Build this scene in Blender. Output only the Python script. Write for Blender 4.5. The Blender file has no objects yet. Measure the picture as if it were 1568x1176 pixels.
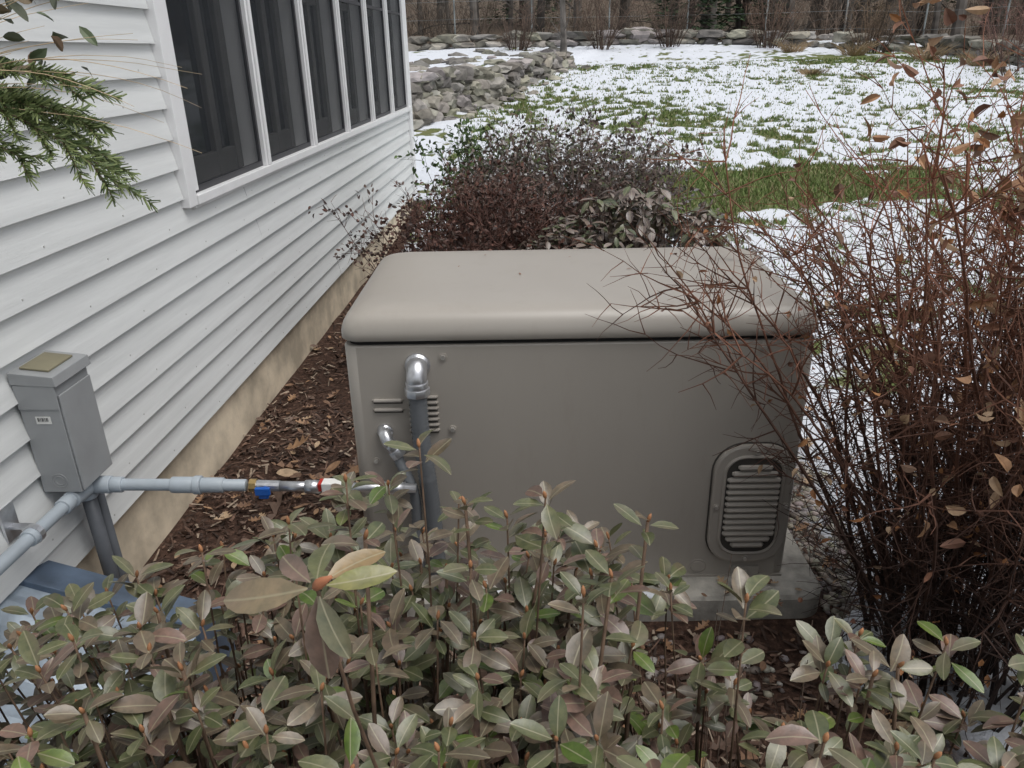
import bpy, math, random, bmesh
from mathutils import Vector, Matrix, noise
random.seed(7)
R = random.random
def U(a,b): return a+(b-a)*random.random()
def ss(t): t=max(0.0,min(1.0,t)); return t*t*(3-2*t)
def mixc(a,b,t): return tuple(a[i]*(1-t)+b[i]*t for i in range(3))
scene=bpy.context.scene
COL=scene.collection

# ---------------- camera ----------------
th=math.radians(2.7); pt=math.radians(23.4); k=0.0206
h=Vector((-math.sin(th),math.cos(th),0)); r0=Vector((math.cos(th),math.sin(th),0)); Z=Vector((0,0,1))
fw=h*math.cos(pt)-Z*math.sin(pt); u0=h*math.sin(pt)+Z*math.cos(pt)
Rx=(r0-u0*k).normalized(); Ux=(u0+r0*k).normalized()
cam=bpy.data.cameras.new("camera"); co=bpy.data.objects.new("camera",cam); COL.objects.link(co)
M=Matrix((( Rx.x,Ux.x,-fw.x,0),(Rx.y,Ux.y,-fw.y,0),(Rx.z,Ux.z,-fw.z,1.53),(0,0,0,1)))
co.matrix_world=M
cam.sensor_width=36; cam.lens=27.05; cam.clip_start=0.02; cam.clip_end=800
scene.camera=co

# ---------------- light ----------------
EL,AZ=68,118
w=bpy.data.worlds.new("World"); scene.world=w; w.use_nodes=True
nt=w.node_tree; bg=nt.nodes["Background"]
sky=nt.nodes.new("ShaderNodeTexSky"); sky.sky_type='NISHITA'; sky.sun_disc=False
sky.sun_elevation=math.radians(EL); sky.sun_rotation=math.radians(AZ)
sky.dust_density=3.0
hs=nt.nodes.new("ShaderNodeHueSaturation"); hs.inputs["Saturation"].default_value=0.25
nt.links.new(sky.outputs[0],hs.inputs["Color"]); nt.links.new(hs.outputs[0],bg.inputs[0])
bg.inputs[1].default_value=0.15
sl=bpy.data.lights.new("sun","SUN"); sl.energy=1.45; sl.angle=math.radians(45); sl.color=(1,0.975,0.945)
so=bpy.data.objects.new("sun",sl); COL.objects.link(so)
e=math.radians(EL); a=math.radians(AZ)
sd=Vector((math.sin(a)*math.cos(e),math.cos(a)*math.cos(e),math.sin(e)))
so.rotation_euler=sd.to_track_quat('Z','Y').to_euler()
scene.view_settings.view_transform='Standard'
try: scene.view_settings.look='None'
except: pass

# ---------------- materials ----------------
def newmat(name):
    m=bpy.data.materials.new(name); m.use_nodes=True
    n=m.node_tree; b=n.nodes["Principled BSDF"]
    return m,n,b
def N(n,t,**kw):
    x=n.nodes.new(t)
    for k_,v in kw.items(): setattr(x,k_,v)
    return x
def noiseN(n,scale,detail=3,rough=0.6,vec=None,stretch=None):
    tc=N(n,"ShaderNodeTexCoord"); out=tc.outputs["Object"]
    if stretch:
        mp=N(n,"ShaderNodeMapping"); mp.inputs["Scale"].default_value=stretch
        n.links.new(out,mp.inputs[0]); out=mp.outputs[0]
    t=N(n,"ShaderNodeTexNoise"); t.inputs["Scale"].default_value=scale; t.inputs["Detail"].default_value=detail
    t.inputs["Roughness"].default_value=rough
    n.links.new(out,t.inputs["Vector"]); return t
def ramp(n,src,p0,p1,c0=(0,0,0),c1=(1,1,1)):
    r=N(n,"ShaderNodeValToRGB"); r.color_ramp.elements[0].position=p0; r.color_ramp.elements[1].position=p1
    r.color_ramp.elements[0].color=(*c0,1); r.color_ramp.elements[1].color=(*c1,1)
    n.links.new(src,r.inputs[0]); return r
def mix(n,f,a_,b_,mode='MIX'):
    m=N(n,"ShaderNodeMix",data_type='RGBA',blend_type=mode)
    for s,v in ((0,f),(6,a_),(7,b_)):
        if hasattr(v,'is_linked') or hasattr(v,'links'): n.links.new(v,m.inputs[s])
        elif s==0: m.inputs[0].default_value=v
        else: m.inputs[s].default_value=(*v[:3],1)
    return m.outputs[2]
def bumpN(n,b,src,strength,dist):
    bp=N(n,"ShaderNodeBump"); bp.inputs["Strength"].default_value=strength; bp.inputs["Distance"].default_value=dist
    n.links.new(src,bp.inputs["Height"]); n.links.new(bp.outputs[0],b.inputs["Normal"])
def mat(name,c,rough=0.6,metal=0,var=0.15,vs=8,bump=0.0,bs=60,bd=0.002,stretch=None,c2=None,spec=None):
    m,n,b=newmat(name)
    t=noiseN(n,vs,4,0.6,stretch=stretch)
    lo=tuple(x*(1-var) for x in c); hi=c2 if c2 else tuple(min(1,x*(1+var)) for x in c)
    r=ramp(n,t.outputs[0],0.35,0.65,lo,hi)
    n.links.new(r.outputs[0],b.inputs["Base Color"])
    b.inputs["Roughness"].default_value=rough; b.inputs["Metallic"].default_value=metal
    if spec is not None: b.inputs["Specular IOR Level"].default_value=spec
    if bump>0:
        t2=noiseN(n,bs,3,0.6,stretch=stretch); bumpN(n,b,t2.outputs[0],bump,bd)
    return m
def vcmat(name,rough=0.6,var=0.25,vs=40,bump=0,spec=0.4,snowtop=False,cheap=False):
    m,n,b=newmat(name)
    at=N(n,"ShaderNodeAttribute",attribute_name="Col")
    b.inputs["Roughness"].default_value=rough; b.inputs["Specular IOR Level"].default_value=spec
    if cheap:
        t=noiseN(n,vs,0,0.5); r=ramp(n,t.outputs[0],0.3,0.7,(1-var,)*3,(1+var*0.6,)*3)
        n.links.new(mix(n,1.0,at.outputs["Color"],r.outputs[0],'MULTIPLY'),b.inputs["Base Color"]); return m
    t=noiseN(n,vs,3,0.6); r=ramp(n,t.outputs[0],0.3,0.7,(1-var,)*3,(1+var*0.6,)*3)
    c=mix(n,1.0,at.outputs["Color"],r.outputs[0],'MULTIPLY')
    if snowtop:
        g=N(n,"ShaderNodeNewGeometry"); sx=N(n,"ShaderNodeSeparateXYZ"); n.links.new(g.outputs["Normal"],sx.inputs[0])
        t3=noiseN(n,1.6,3,0.6)
        ad=N(n,"ShaderNodeMath",operation='ADD'); n.links.new(sx.outputs[2],ad.inputs[0]); n.links.new(t3.outputs[0],ad.inputs[1])
        rr=ramp(n,ad.outputs[0],1.34,1.42)
        c=mix(n,rr.outputs[0],c,(0.72,0.75,0.8))
    n.links.new(c,b.inputs["Base Color"])
    if bump>0: bumpN(n,b,t.outputs[0],bump,0.01)
    return m

# ---------------- mesh builder ----------------
class MB:
    def __init__(s): s.v=[];s.f=[];s.mi=[];s.c=[];s.uv={}
    def add(s,vs,fs,col=(1,1,1),mi=0,uvs=None):
        o=len(s.v); s.v.extend([tuple(p) for p in vs])
        if col and isinstance(col[0],(tuple,list)): s.c.extend(col)
        else: s.c.extend([col]*len(vs))
        if uvs:
            for i,q in enumerate(uvs): s.uv[o+i]=q
        for f in fs: s.f.append(tuple(i+o for i in f)); s.mi.append(mi)
    def box(s,x0,x1,y0,y1,z0,z1,mi=0,col=(1,1,1)):
        v=[(x0,y0,z0),(x1,y0,z0),(x1,y1,z0),(x0,y1,z0),(x0,y0,z1),(x1,y0,z1),(x1,y1,z1),(x0,y1,z1)]
        s.add(v,[(0,3,2,1),(4,5,6,7),(0,1,5,4),(1,2,6,5),(2,3,7,6),(3,0,4,7)],col,mi)
    def tube(s,path,rad,sides=8,col=(1,1,1),mi=0,cap=True):
        P=[Vector(p) for p in path]; n=len(P)
        if not isinstance(rad,(list,tuple)): rad=[rad]*n
        vs=[];fs=[];cs=[]
        d=(P[1]-P[0]).normalized()
        ref=Vector((0,0,1)) if abs(d.z)<0.9 else Vector((1,0,0))
        a_=d.cross(ref).normalized()
        for i in range(n):
            if i==0: t=P[1]-P[0]
            elif i==n-1: t=P[-1]-P[-2]
            else: t=(P[i+1]-P[i]).normalized()+(P[i]-P[i-1]).normalized()
            if t.length<1e-9: t=d
            t=t.normalized()
            a_=(a_-t*a_.dot(t))
            a_=a_.normalized() if a_.length>1e-6 else t.orthogonal().normalized()
            b_=t.cross(a_)
            for j in range(sides):
                an=2*math.pi*j/sides
                vs.append(P[i]+(a_*math.cos(an)+b_*math.sin(an))*rad[i])
                cs.append(col[i] if isinstance(col,list) else col)
        for i in range(n-1):
            for j in range(sides):
                k_=(j+1)%sides
                fs.append((i*sides+j,i*sides+k_,(i+1)*sides+k_,(i+1)*sides+j))
        if cap and sides>3:
            fs.append(tuple(range(sides))[::-1]); fs.append(tuple((n-1)*sides+j for j in range(sides)))
        s.add(vs,fs,cs,mi)
    def obj(s,name,mats,parent=None,smooth=False,bevel=0,loc=None,off=None):
        me=bpy.data.meshes.new(name)
        V=s.v if off is None else [(v[0]-off[0],v[1]-off[1],v[2]-off[2]) for v in s.v]
        me.from_pydata(V,[],s.f)
        if not isinstance(mats,(list,tuple)): mats=[mats]
        for m in mats: me.materials.append(m)
        me.polygons.foreach_set("material_index",s.mi)
        if smooth: me.polygons.foreach_set("use_smooth",[True]*len(s.f))
        ca=me.color_attributes.new("Col",'FLOAT_COLOR','POINT')
        flat=[]
        for c in s.c: flat.extend((c[0],c[1],c[2],1.0))
        ca.data.foreach_set("color",flat)
        if s.uv:
            ul=me.uv_layers.new(name="UVMap"); lv=[0]*len(me.loops); me.loops.foreach_get("vertex_index",lv)
            fl=[]
            for i in lv:
                q=s.uv.get(i,(0.5,0.5)); fl.extend(q)
            ul.data.foreach_set("uv",fl)
        me.update()
        o=bpy.data.objects.new(name,me); COL.objects.link(o)
        if parent: o.parent=parent
        if loc: o.location=loc
        if bevel>0:
            b=o.modifiers.new("b","BEVEL"); b.width=bevel; b.segments=2; b.limit_method='ANGLE'
        return o
def empty(name,loc=(0,0,0),rz=0):
    o=bpy.data.objects.new(name,None); COL.objects.link(o); o.location=loc; o.rotation_euler=(0,0,rz); return o
def rvec():
    while True:
        v=Vector((U(-1,1),U(-1,1),U(-1,1)))
        if 0.05<v.length<1: return v.normalized()

ST=[(0,0.05),(0.10,0.30),(0.28,0.80),(0.52,1.0),(0.75,0.86),(0.91,0.48),(1.0,0.05)]
ST2=[(0,0.1),(0.3,0.9),(0.7,0.85),(1.0,0.05)]
def leaf(mb,p,d,up,L,W,droop=0.2,fold=0.25,col=(0.1,0.1,0.05),mi=0,st=ST):
    d=d.normalized(); s=d.cross(up)
    if s.length<1e-4: s=d.orthogonal()
    s=s.normalized(); n=s.cross(d).normalized()
    vs=[];uv=[]
    tw=U(-0.15,0.15)
    for t,w_ in st:
        c=p+d*(L*t)-n*(droop*L*t*t)+s*(tw*L*t*t)
        hw=W*0.5*w_
        vs+= [c-s*hw+n*(fold*hw), c, c+s*hw+n*(fold*hw)]
        uv+= [(0.5-0.5*w_,t),(0.5,t),(0.5+0.5*w_,t)]
    fs=[]
    for i in range(len(st)-1):
        o=i*3; fs+=[(o,o+1,o+4,o+3),(o+1,o+2,o+5,o+4)]
    mb.add(vs,fs,col,mi,uv)
def sleaf(mb,p,d,up,L,W,droop,fold,col): leaf(mb,p,d,up,L,W,droop,fold,col,0,ST2)
def oakleaf(mb,p,d,up,L,col,curl=0.25):
    d=d.normalized(); s=d.cross(up)
    if s.length<1e-4: s=d.orthogonal()
    s=s.normalized(); n=s.cross(d).normalized()
    vs=[];fs=[]; K=15
    for i in range(K):
        t=i/(K-1); env=math.sin(math.pi*min(1,t*0.93+0.05))**0.7*0.33*(0.7+0.5*t)
        lob=0.62+0.38*math.cos(t*math.pi*7.0+math.pi)
        if i<2: env=0.012; lob=1
        hw=L*env*lob; c=p+d*(L*t)+n*(curl*L*(t-0.5)**2)
        cl=n*(curl*hw*1.2)
        off=d*(0.08*L if i>1 else 0)
        vs+=[c-s*hw+cl+off*lob,c,c+s*hw+cl+off*lob]
    for i in range(K-1):
        o=i*3; fs+=[(o,o+1,o+4,o+3),(o+1,o+2,o+5,o+4)]
    mb.add(vs,fs,col)

# ---------------- terrain ----------------
def xw(y): return -2.2+(y-12)*2.7/8
def terr(x,y):
    z=0.0
    if y>6.0:
        yy=min(y,25.5); q=yy-6.5
        z=0.085*(q if q>0.5 else max(0,(q+0.5))**2*0.5)
    if y>25.5: z+=0.03*(min(y,34)-25.5)
    if y>34: z+=0.17*(min(y,120)-34)
    t=ss((xw(y)-x)/0.35)*ss((y-11.9)/0.35)
    if t>0:
        zt=1.12+0.032*(y-12); z=z*(1-t)+max(z,zt)*t
    if y>6: z+=0.10*(noise.noise(Vector((x*0.3,y*0.3,0))))*min(1,(y-6)/4)
    z+=0.012*noise.noise(Vector((x*3,y*3,2.0)))
    return z
def bed(x,y):
    j=0.12*noise.noise(Vector((x*1.5,y*1.5,9)))
    right=0.95+j
    if y>2.4: right=1.0+j-0.06*(y-2.4)
    if y<1.9: right=1.02+j*2
    t=ss((right-x)/0.12+0.5)*ss((6.3+j*3-0.25*max(0,x)-y)/0.3)
    return t
def snowv(x,y):
    s=0.62+0.40*noise.noise(Vector((x*0.45,y*0.45,3.3)))+0.50*noise.noise(Vector((x*2.6,y*2.2,1.3)))+0.75*noise.noise(Vector((x*6.5,y*5,7.1)))+0.3*noise.noise(Vector((x*13,y*11,2.1)))
    yc=8.15+0.08*x
    s-=1.05*math.exp(-((y-yc)/0.74)**4)*ss((x-0.3)/0.7)*ss((5.0-x)/2.5)
    s-=0.25*math.exp(-((y-14.5)/1.4)**2)*ss((3-x)/2)
    s-=0.30*math.exp(-(((y-21)/2.0)**2+((x-7.5)/3)**2))
    if y<7.3: s+=0.08*ss((7.5-y)/0.8)
    if x<xw(y) and y>12: s+=0.18
    return max(0,min(1,s))
xs=[-200,-120,-70,-40,-25,-16,-12]; x=-9.0
while x<-2: xs.append(x); x+=0.2
while x<4.5: xs.append(x); x+=0.06
while x<12: xs.append(x); x+=0.12
xs+=[13,15,18,22,30,45,80,130,200]
ys=[-60,-25,-10,-4]; y=-1.0
while y<6: ys.append(y); y+=0.08
while y<16: ys.append(y); y+=0.065
while y<27: ys.append(y); y+=0.13
while y<40: ys.append(y); y+=1.0
ys+=[44,50,60,70,85,100,120,160,220,400]
g=MB(); nx=len(xs)
vs=[];cs=[]
for yy in ys:
    for xx in xs:
        b_=bed(xx,yy); f_=ss((yy-25.2-0.6*noise.noise(Vector((xx*0.5,0,0))))/1.0)
        f_=max(f_,ss((xx-10.8)/1.0) if yy>9 else 0)
        if xx<-1.2 and yy<8: b_=1
        s_=snowv(xx,yy)
        zz=terr(xx,yy)
        if s_>0.45 and f_<0.5 and b_<0.5: zz+=0.022*min(1,(s_-0.45)*4)
        vs.append((xx,yy,zz)); cs.append((b_,s_,f_))
fs=[(j*nx+i,j*nx+i+1,(j+1)*nx+i+1,(j+1)*nx+i) for j in range(len(ys)-1) for i in range(nx-1)]
g.add(vs,fs,cs)
m,n,b=newmat("ground_mat")
at=N(n,"ShaderNodeAttribute",attribute_name="Col"); sp=N(n,"ShaderNodeSeparateColor"); n.links.new(at.outputs["Color"],sp.inputs[0])
t1=noiseN(n,45,4,0.7); t2=noiseN(n,9,4,0.65); t3=noiseN(n,1.2,3,0.6)
mul=ramp(n,t1.outputs[0],0.3,0.72,(0.022,0.014,0.010),(0.17,0.105,0.075))
mul.color_ramp.elements.new(0.55).color=(0.075,0.042,0.030,1)
gr=ramp(n,t1.outputs[0],0.3,0.7,(0.045,0.075,0.018),(0.17,0.22,0.07))
gr2=mix(n,ramp(n,t3.outputs[0],0.4,0.65).outputs[0],gr.outputs[0],(0.16,0.16,0.07))
ad=N(n,"ShaderNodeMath",operation='MULTIPLY_ADD'); n.links.new(t1.outputs[0],ad.inputs[0]); ad.inputs[1].default_value=0.6
n.links.new(sp.outputs[1],ad.inputs[2])
ad2=N(n,"ShaderNodeMath",operation='MULTIPLY_ADD'); n.links.new(t2.outputs[0],ad2.inputs[0]); ad2.inputs[1].default_value=0.4
n.links.new(ad.outputs[0],ad2.inputs[2])
sr=ramp(n,ad2.outputs[0],0.84,1.04)
lawn=mix(n,sr.outputs[0],gr2,(0.70,0.73,0.78))
fr=ramp(n,t2.outputs[0],0.3,0.7,(0.05,0.04,0.03),(0.20,0.155,0.115))
c=mix(n,sp.outputs[2],lawn,fr.outputs[0])
c=mix(n,sp.outputs[0],c,mul.outputs[0])
n.links.new(c,b.inputs["Base Color"]); b.inputs["Roughness"].default_value=0.85; b.inputs["Specular IOR Level"].default_value=0.2
bumpN(n,b,t1.outputs[0],0.6,0.02)
ground=g.obj("ground",m,smooth=True)

gb=MB()
cnt=0
while cnt<56000:
    yy=4.5+ (R()**1.4)*16; xx=U(-1.2,0.0) if R()<0.08 else U(-0.5,1.2+0.62*yy)
    if bed(xx,yy)>0.4: continue
    if xx<xw(yy)+0.1 and yy>11.8: continue
    s_=snowv(xx,yy)
    if s_>0.44 and R()>0.09: continue
    cnt+=1
    zz=terr(xx,yy)+0.008; H=U(0.025,0.06); an=U(0,6.28); wd=0.004+0.0006*yy; 
    dx=math.cos(an)*wd; dy=math.sin(an)*wd; lx=U(-0.03,0.03); ly=U(-0.03,0.03)
    c_=mixc((0.08,0.14,0.03),(0.22,0.27,0.09),R()) if R()<0.8 else (0.32,0.29,0.15)
    gb.add([(xx-dx,yy-dy,zz),(xx+dx,yy+dy,zz),(xx+lx,yy+ly,zz+H)],[(0,1,2)],c_)
gb.obj("lawn_grass",vcmat("grass_mat",0.7,0.2,cheap=True))

# ---------------- house ----------------
house=empty("house",(0,0,0))
m_sid=mat("siding_paint",(0.71,0.725,0.715),0.55,var=0.06,vs=3,bump=0.3,bs=14,bd=0.002,stretch=(6,0.6,12))
m_trim=mat("white_trim_paint",(0.84,0.84,0.84),0.45,var=0.03)
m_conc=mat("foundation_concrete",(0.72,0.62,0.47),0.9,var=0.25,vs=5,bump=0.4,bs=30,bd=0.005)
m_dark=mat("dark_interior",(0.03,0.033,0.036),0.8)
m_sash=mat("sash_paint",(0.12,0.115,0.11),0.5)
m_roof=mat("asphalt_shingle",(0.09,0.09,0.09),0.9,bump=0.5)
Y0,Y1=-3.5,7.78; XS=-1.293
ex=0.1016; zb=0.255
sid=MB()
def course(z,ya,yb):
    zt=z+ex
    o_=U(0,0.002)
    v=[(XS+0.006+o_,ya,z),(XS+0.006+o_,yb,z+U(-.0015,.0015)),(XS-0.014,yb,zt+0.004),(XS-0.014,ya,zt+0.004),(XS-0.020,ya,z),(XS-0.020,yb,z)]
    sid.add(v,[(0,1,2,3),(4,5,1,0)])
WY0,WY1,WZ0,WZ1=2.84,7.6,1.07,2.56
z=zb
while z<3.0:
    js=sorted([U(Y0+0.5,7.0) for _ in range(3)])
    if z+ex*0.5<WZ0: segs=[(Y0,7.66)]
    elif z+ex*0.5>WZ1: segs=[(Y0,7.66)]
    else: segs=[(Y0,2.735)]
    for (a_,b_) in segs:
        cuts=[q for q in js if a_+0.3<q<b_-0.3]; pts=[a_]+cuts+[b_]
        for q0,q1 in zip(pts[:-1],pts[1:]): course(z,q0+0.001,q1-0.001)
    z+=ex
sid.obj("siding",m_sid,house)
back=MB(); back.box(-5.5,-1.320,Y0,2.75,zb+0.01,2.98); back.box(-5.5,-1.320,2.75,7.77,zb+0.01,WZ0-0.02); back.box(-5.5,-1.320,2.75,7.77,WZ1+0.02,2.98)
back.box(-5.5,-1.95,2.75,7.77,WZ0-0.02,WZ1+0.02)
back.obj("wall_core",m_dark,house)
nl=MB()
z=zb
while z<3:
    yy=Y0+0.4*(int(z*100)%3)/3
    while yy<7.6:
        if not(z>WZ0-0.05 and z<WZ1 and yy>2.7):
            nl.tube([(XS-0.001,yy,z+0.022),(XS+0.0040,yy,z+0.022)],0.003,6)
        yy+=0.406
    z+=ex
nl.obj("siding_nails",mat("nail_heads",(0.5,0.5,0.48),0.5),house)
fd=MB(); K=120
vs=[];fs=[]
for i in range(K):
    yy=Y0+(Y1-Y0)*i/(K-1)
    for zz in (-0.4,0.0,0.12,0.262):
        vs.append((-1.318+0.010*noise.noise(Vector((yy*2,zz*6,0))),yy,zz))
for i in range(K-1):
    for q in range(3): fs.append((i*4+q,(i+1)*4+q,(i+1)*4+q+1,i*4+q+1))
fd.add(vs,fs); fd.box(-5.4,-1.335,Y0,Y1-0.02,-0.4,0.25)
fd.obj("foundation",m_conc,house,smooth=True)
tr=MB()
tr.box(-1.335,-1.268,2.735,2.80,WZ0-0.036,WZ1+0.08)
tr.box(-1.335,-1.280,2.802,2.855,WZ0+0.01,WZ1+0.03)
tr.box(-1.42,-1.262,2.802,7.66,WZ0-0.035,WZ0-0.001)
tr.box(-1.335,-1.279,2.802,7.655,WZ0-0.050,WZ0-0.037)
tr.box(-1.42,-1.27,2.802,7.66,WZ1,WZ1+0.12)
for q in (3.62,4.41,5.21,6.01,6.81):
    tr.box(-1.41,-1.272,q-0.032,q+0.032,WZ0,WZ1-0.001)
    tr.box(-1.271,-1.262,q-0.012,q+0.012,WZ0,WZ1-0.002)
tr.box(-1.41,-1.272,7.585,7.66,WZ0,WZ1-0.001)
tr.box(-1.40,-1.272,7.662,7.79,zb-0.01,3.0)
tr.box(-1.42,-1.30,7.795,7.80,zb-0.012,3.0)
tr.box(-1.30,-0.95,Y0,8.1,3.0,3.03); tr.box(-0.95,-0.92,Y0,8.1,2.98,3.16)
tr.obj("window_trim",m_trim,house,bevel=0.004)
m,n,b=newmat("window_screen")
b.inputs["Base Color"].default_value=(0.020,0.025,0.031,1); b.inputs["Roughness"].default_value=0.6
tp=N(n,"ShaderNodeBsdfTransparent"); mx=N(n,"ShaderNodeMixShader"); mx.inputs[0].default_value=0.5
n.links.new(tp.outputs[0],mx.inputs[1]); n.links.new(b.outputs[0],mx.inputs[2])
n.links.new(mx.outputs[0],n.nodes["Material Output"].inputs[0]); m_scr=m
m,n,b=newmat("window_glass"); b.inputs["Roughness"].default_value=0.05
tn=noiseN(n,1.5,4,0.6); rr=ramp(n,tn.outputs[0],0.4,0.7,(0.006,0.008,0.010),(0.03,0.033,0.037)); n.links.new(rr.outputs[0],b.inputs["Base Color"]); m_gl=m
edges=[2.855,3.588,3.652,4.378,4.442,5.178,5.242,5.978,6.042,6.778,6.842,7.585]
sc=MB(); sa=MB(); gl=MB(); sf=MB()
for q in range(6):
    ya,yb=edges[2*q],edges[2*q+1]
    sc.add([(-1.298,ya,WZ0),(-1.298,yb,WZ0),(-1.298,yb,WZ1),(-1.298,ya,WZ1)],[(0,1,2,3)])
    for (c0,c1,d0,d1) in ((ya,ya+0.02,WZ0,WZ1),(yb-0.02,yb,WZ0,WZ1),(ya+0.02,yb-0.02,WZ0,WZ0+0.022),(ya+0.02,yb-0.02,1.84,1.86)):
        sf.box(-1.304,-1.290,c0,c1,d0,d1)
    for (c0,c1) in ((ya+0.03,ya+0.10),(yb-0.10,yb-0.03),((ya+yb)/2+0.06,(ya+yb)/2+0.12)):
        sa.box(-1.40,-1.365,c0,c1,WZ0+0.002,WZ1)
    sa.box(-1.40,-1.367,ya+0.1,yb-0.1,WZ0+0.002,WZ0+0.10)
    sa.box(-1.40,-1.367,ya+0.1,yb-0.1,1.80,1.85)
    gl.add([(-1.39,ya,WZ0),(-1.39,yb,WZ0),(-1.39,yb,WZ1),(-1.39,ya,WZ1)],[(0,1,2,3)])
sc.obj("screens",m_scr,house); sa.obj("sashes",m_sash,house,bevel=0.004); gl.obj("panes",m_gl,house)
sf.obj("screen_frames",mat("screen_frame",(0.05,0.05,0.055),0.5),house)
rf=MB(); rf.add([(-0.9,Y0-0.2,3.17),(-0.9,8.15,3.17),(-3.4,8.15,4.3),(-3.4,Y0-0.2,4.3),(-5.9,8.15,3.17),(-5.9,Y0-0.2,3.17)],[(0,1,2,3),(3,2,4,5)])
rf.obj("roof",m_roof,house)
gw=MB(); gw.add([(-1.32,7.779,zb),(-5.5,7.779,zb),(-5.5,7.779,3.17),(-3.4,7.779,4.28),(-1.32,7.779,3.17)],[(0,1,2,3,4)])
gw.obj("gable_wall",m_sid,house)

# ---------------- generator ----------------
gen=empty("standby_generator",(-0.53,1.864,0.085),math.radians(1.9))
GW,GD,GH=1.24,0.69,0.745
def rrect(x0,x1,y0,y1,r,seg=7):
    pts=[]
    for (cx,cy,a0) in ((x1-r,y0+r,-90),(x1-r,y1-r,0),(x0+r,y1-r,90),(x0+r,y0+r,180)):
        for i in range(seg+1):
            an=math.radians(a0+90*i/seg); pts.append((cx+r*math.cos(an),cy+r*math.sin(an)))
    return pts
def loft(mb,layers,mi=0,capb=True,capt=True):
    vs=[];n=len(layers[0][0])
    for pts,z in layers: vs+=[(p[0],p[1],z) for p in pts]
    fs=[]
    for i in range(len(layers)-1):
        for j in range(n):
            k_=(j+1)%n; fs.append((i*n+j,i*n+k_,(i+1)*n+k_,(i+1)*n+j))
    if capb: fs.append(tuple(range(n))[::-1])
    if capt: fs.append(tuple((len(layers)-1)*n+j for j in range(n)))
    mb.add(vs,fs,(1,1,1),mi)
m,n,b=newmat("tan_powder_coat")
t=noiseN(n,2.0,3,0.6,stretch=(1,1,0.35)); r_=ramp(n,t.outputs[0],0.3,0.72,(0.362,0.333,0.294),(0.392,0.362,0.320))
t4=noiseN(n,14,4,0.75,stretch=(1,1,0.22)); r4=ramp(n,t4.outputs[0],0.55,0.85,(1,1,1),(0.92,0.905,0.885))
n.links.new(mix(n,1.0,r_.outputs[0],r4.outputs[0],'MULTIPLY'),b.inputs["Base Color"])
b.inputs["Roughness"].default_value=0.34; b.inputs["Specular IOR Level"].default_value=0.6
tb=noiseN(n,450,1,0.5); bumpN(n,b,tb.outputs[0],0.12,0.0006); m_gen=m
m_blk=mat("lid_gap_black",(0.008,0.008,0.008),0.8)  # near-black that paints in the dark gap at the lid seam
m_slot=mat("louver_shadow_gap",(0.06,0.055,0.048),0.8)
body=MB()
loft(body,[(rrect(0.006,GW-0.006,0.004,GD,0.035),0.0),(rrect(0,GW,0,GD,0.035),0.006),(rrect(0,GW,0,GD,0.035),GH-0.005),(rrect(0.003,GW-0.003,0.003,GD-0.003,0.035),GH)])
bo=body.obj("enclosure",m_gen,gen,smooth=False)
lid=MB()
def rl(i): return rrect(-0.006+i,GW+0.006-i,-0.010+i,GD+0.006-i,0.05 if i<0.01 else 0.05+i*0.25,8)
L=[(0.004,GH+0.014),(0.0,GH+0.018),(0.0,GH+0.034),(0.002,GH+0.045),(0.006,GH+0.057),(0.012,GH+0.068),(0.021,GH+0.0785),(0.034,GH+0.0865),(0.052,GH+0.0925),(0.078,GH+0.0965),(0.13,GH+0.099),(0.22,GH+0.101)]
loft(lid,[(rl(i),z) for i,z in L])
lid.obj("lid",m_gen,gen,smooth=True)
sm=MB(); loft(sm,[(rrect(0.012,GW-0.012,0.010,GD-0.012,0.035),GH-0.01),(rrect(0.012,GW-0.012,0.010,GD-0.012,0.035),GH+0.02)]); sm.obj("lid_gap_strip",m_blk,gen)  # black inset strip added to draw the dark gap under the lid
for p in bo.data.polygons:
    if len(p.vertices)==4 and p.area<0.02: p.use_smooth=True
def plate(mb,x0,x1,z0,z1,r,y0,y1,mi=0,inset=0.004,seg=8):
    pts=rrect(x0,x1,z0,z1,r,seg); ins=rrect(x0+inset,x1-inset,z0+inset,z1-inset,max(0.001,r-inset),seg); n_=len(pts)
    vs=[(p[0],y0,p[1]) for p in pts]+[(p[0],y1+inset*0.4,p[1]) for p in pts]+[(p[0],y1,p[1]) for p in ins]
    fs=[]
    for l in range(2):
        for j in range(n_):
            k_=(j+1)%n_; fs.append((l*n_+j,l*n_+k_,(l+1)*n_+k_,(l+1)*n_+j))
    fs.append(tuple(2*n_+j for j in range(n_)))
    mb.add(vs,fs,(1,1,1),mi)
def ring(mb,x0,x1,z0,z1,r,y,rad,mi=0,seg=8):
    pts=rrect(x0,x1,z0,z1,r,seg); P=[(p[0],y,p[1]) for p in pts]; P.append(P[0]); P.append(P[1]); mb.tube(P,rad,6,mi=mi,cap=False)
vp=MB()
vx0,vx1,vz0,vz1=0.998,1.222,0.058,0.443
plate(vp,vx0-0.004,vx1+0.004,vz0-0.004,vz1+0.004,0.089,0.001,-0.003,mi=1,inset=0.001)
plate(vp,vx0,vx1,vz0,vz1,0.085,0.001,-0.016,inset=0.007)
ring(vp,vx0+0.030,vx1-0.030,vz0+0.034,vz1-0.034,0.055,-0.016,0.0055)
plate(vp,vx0+0.034,vx1-0.034,vz0+0.038,vz1-0.038,0.052,-0.015,-0.0165,mi=1,inset=0.001)
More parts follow.
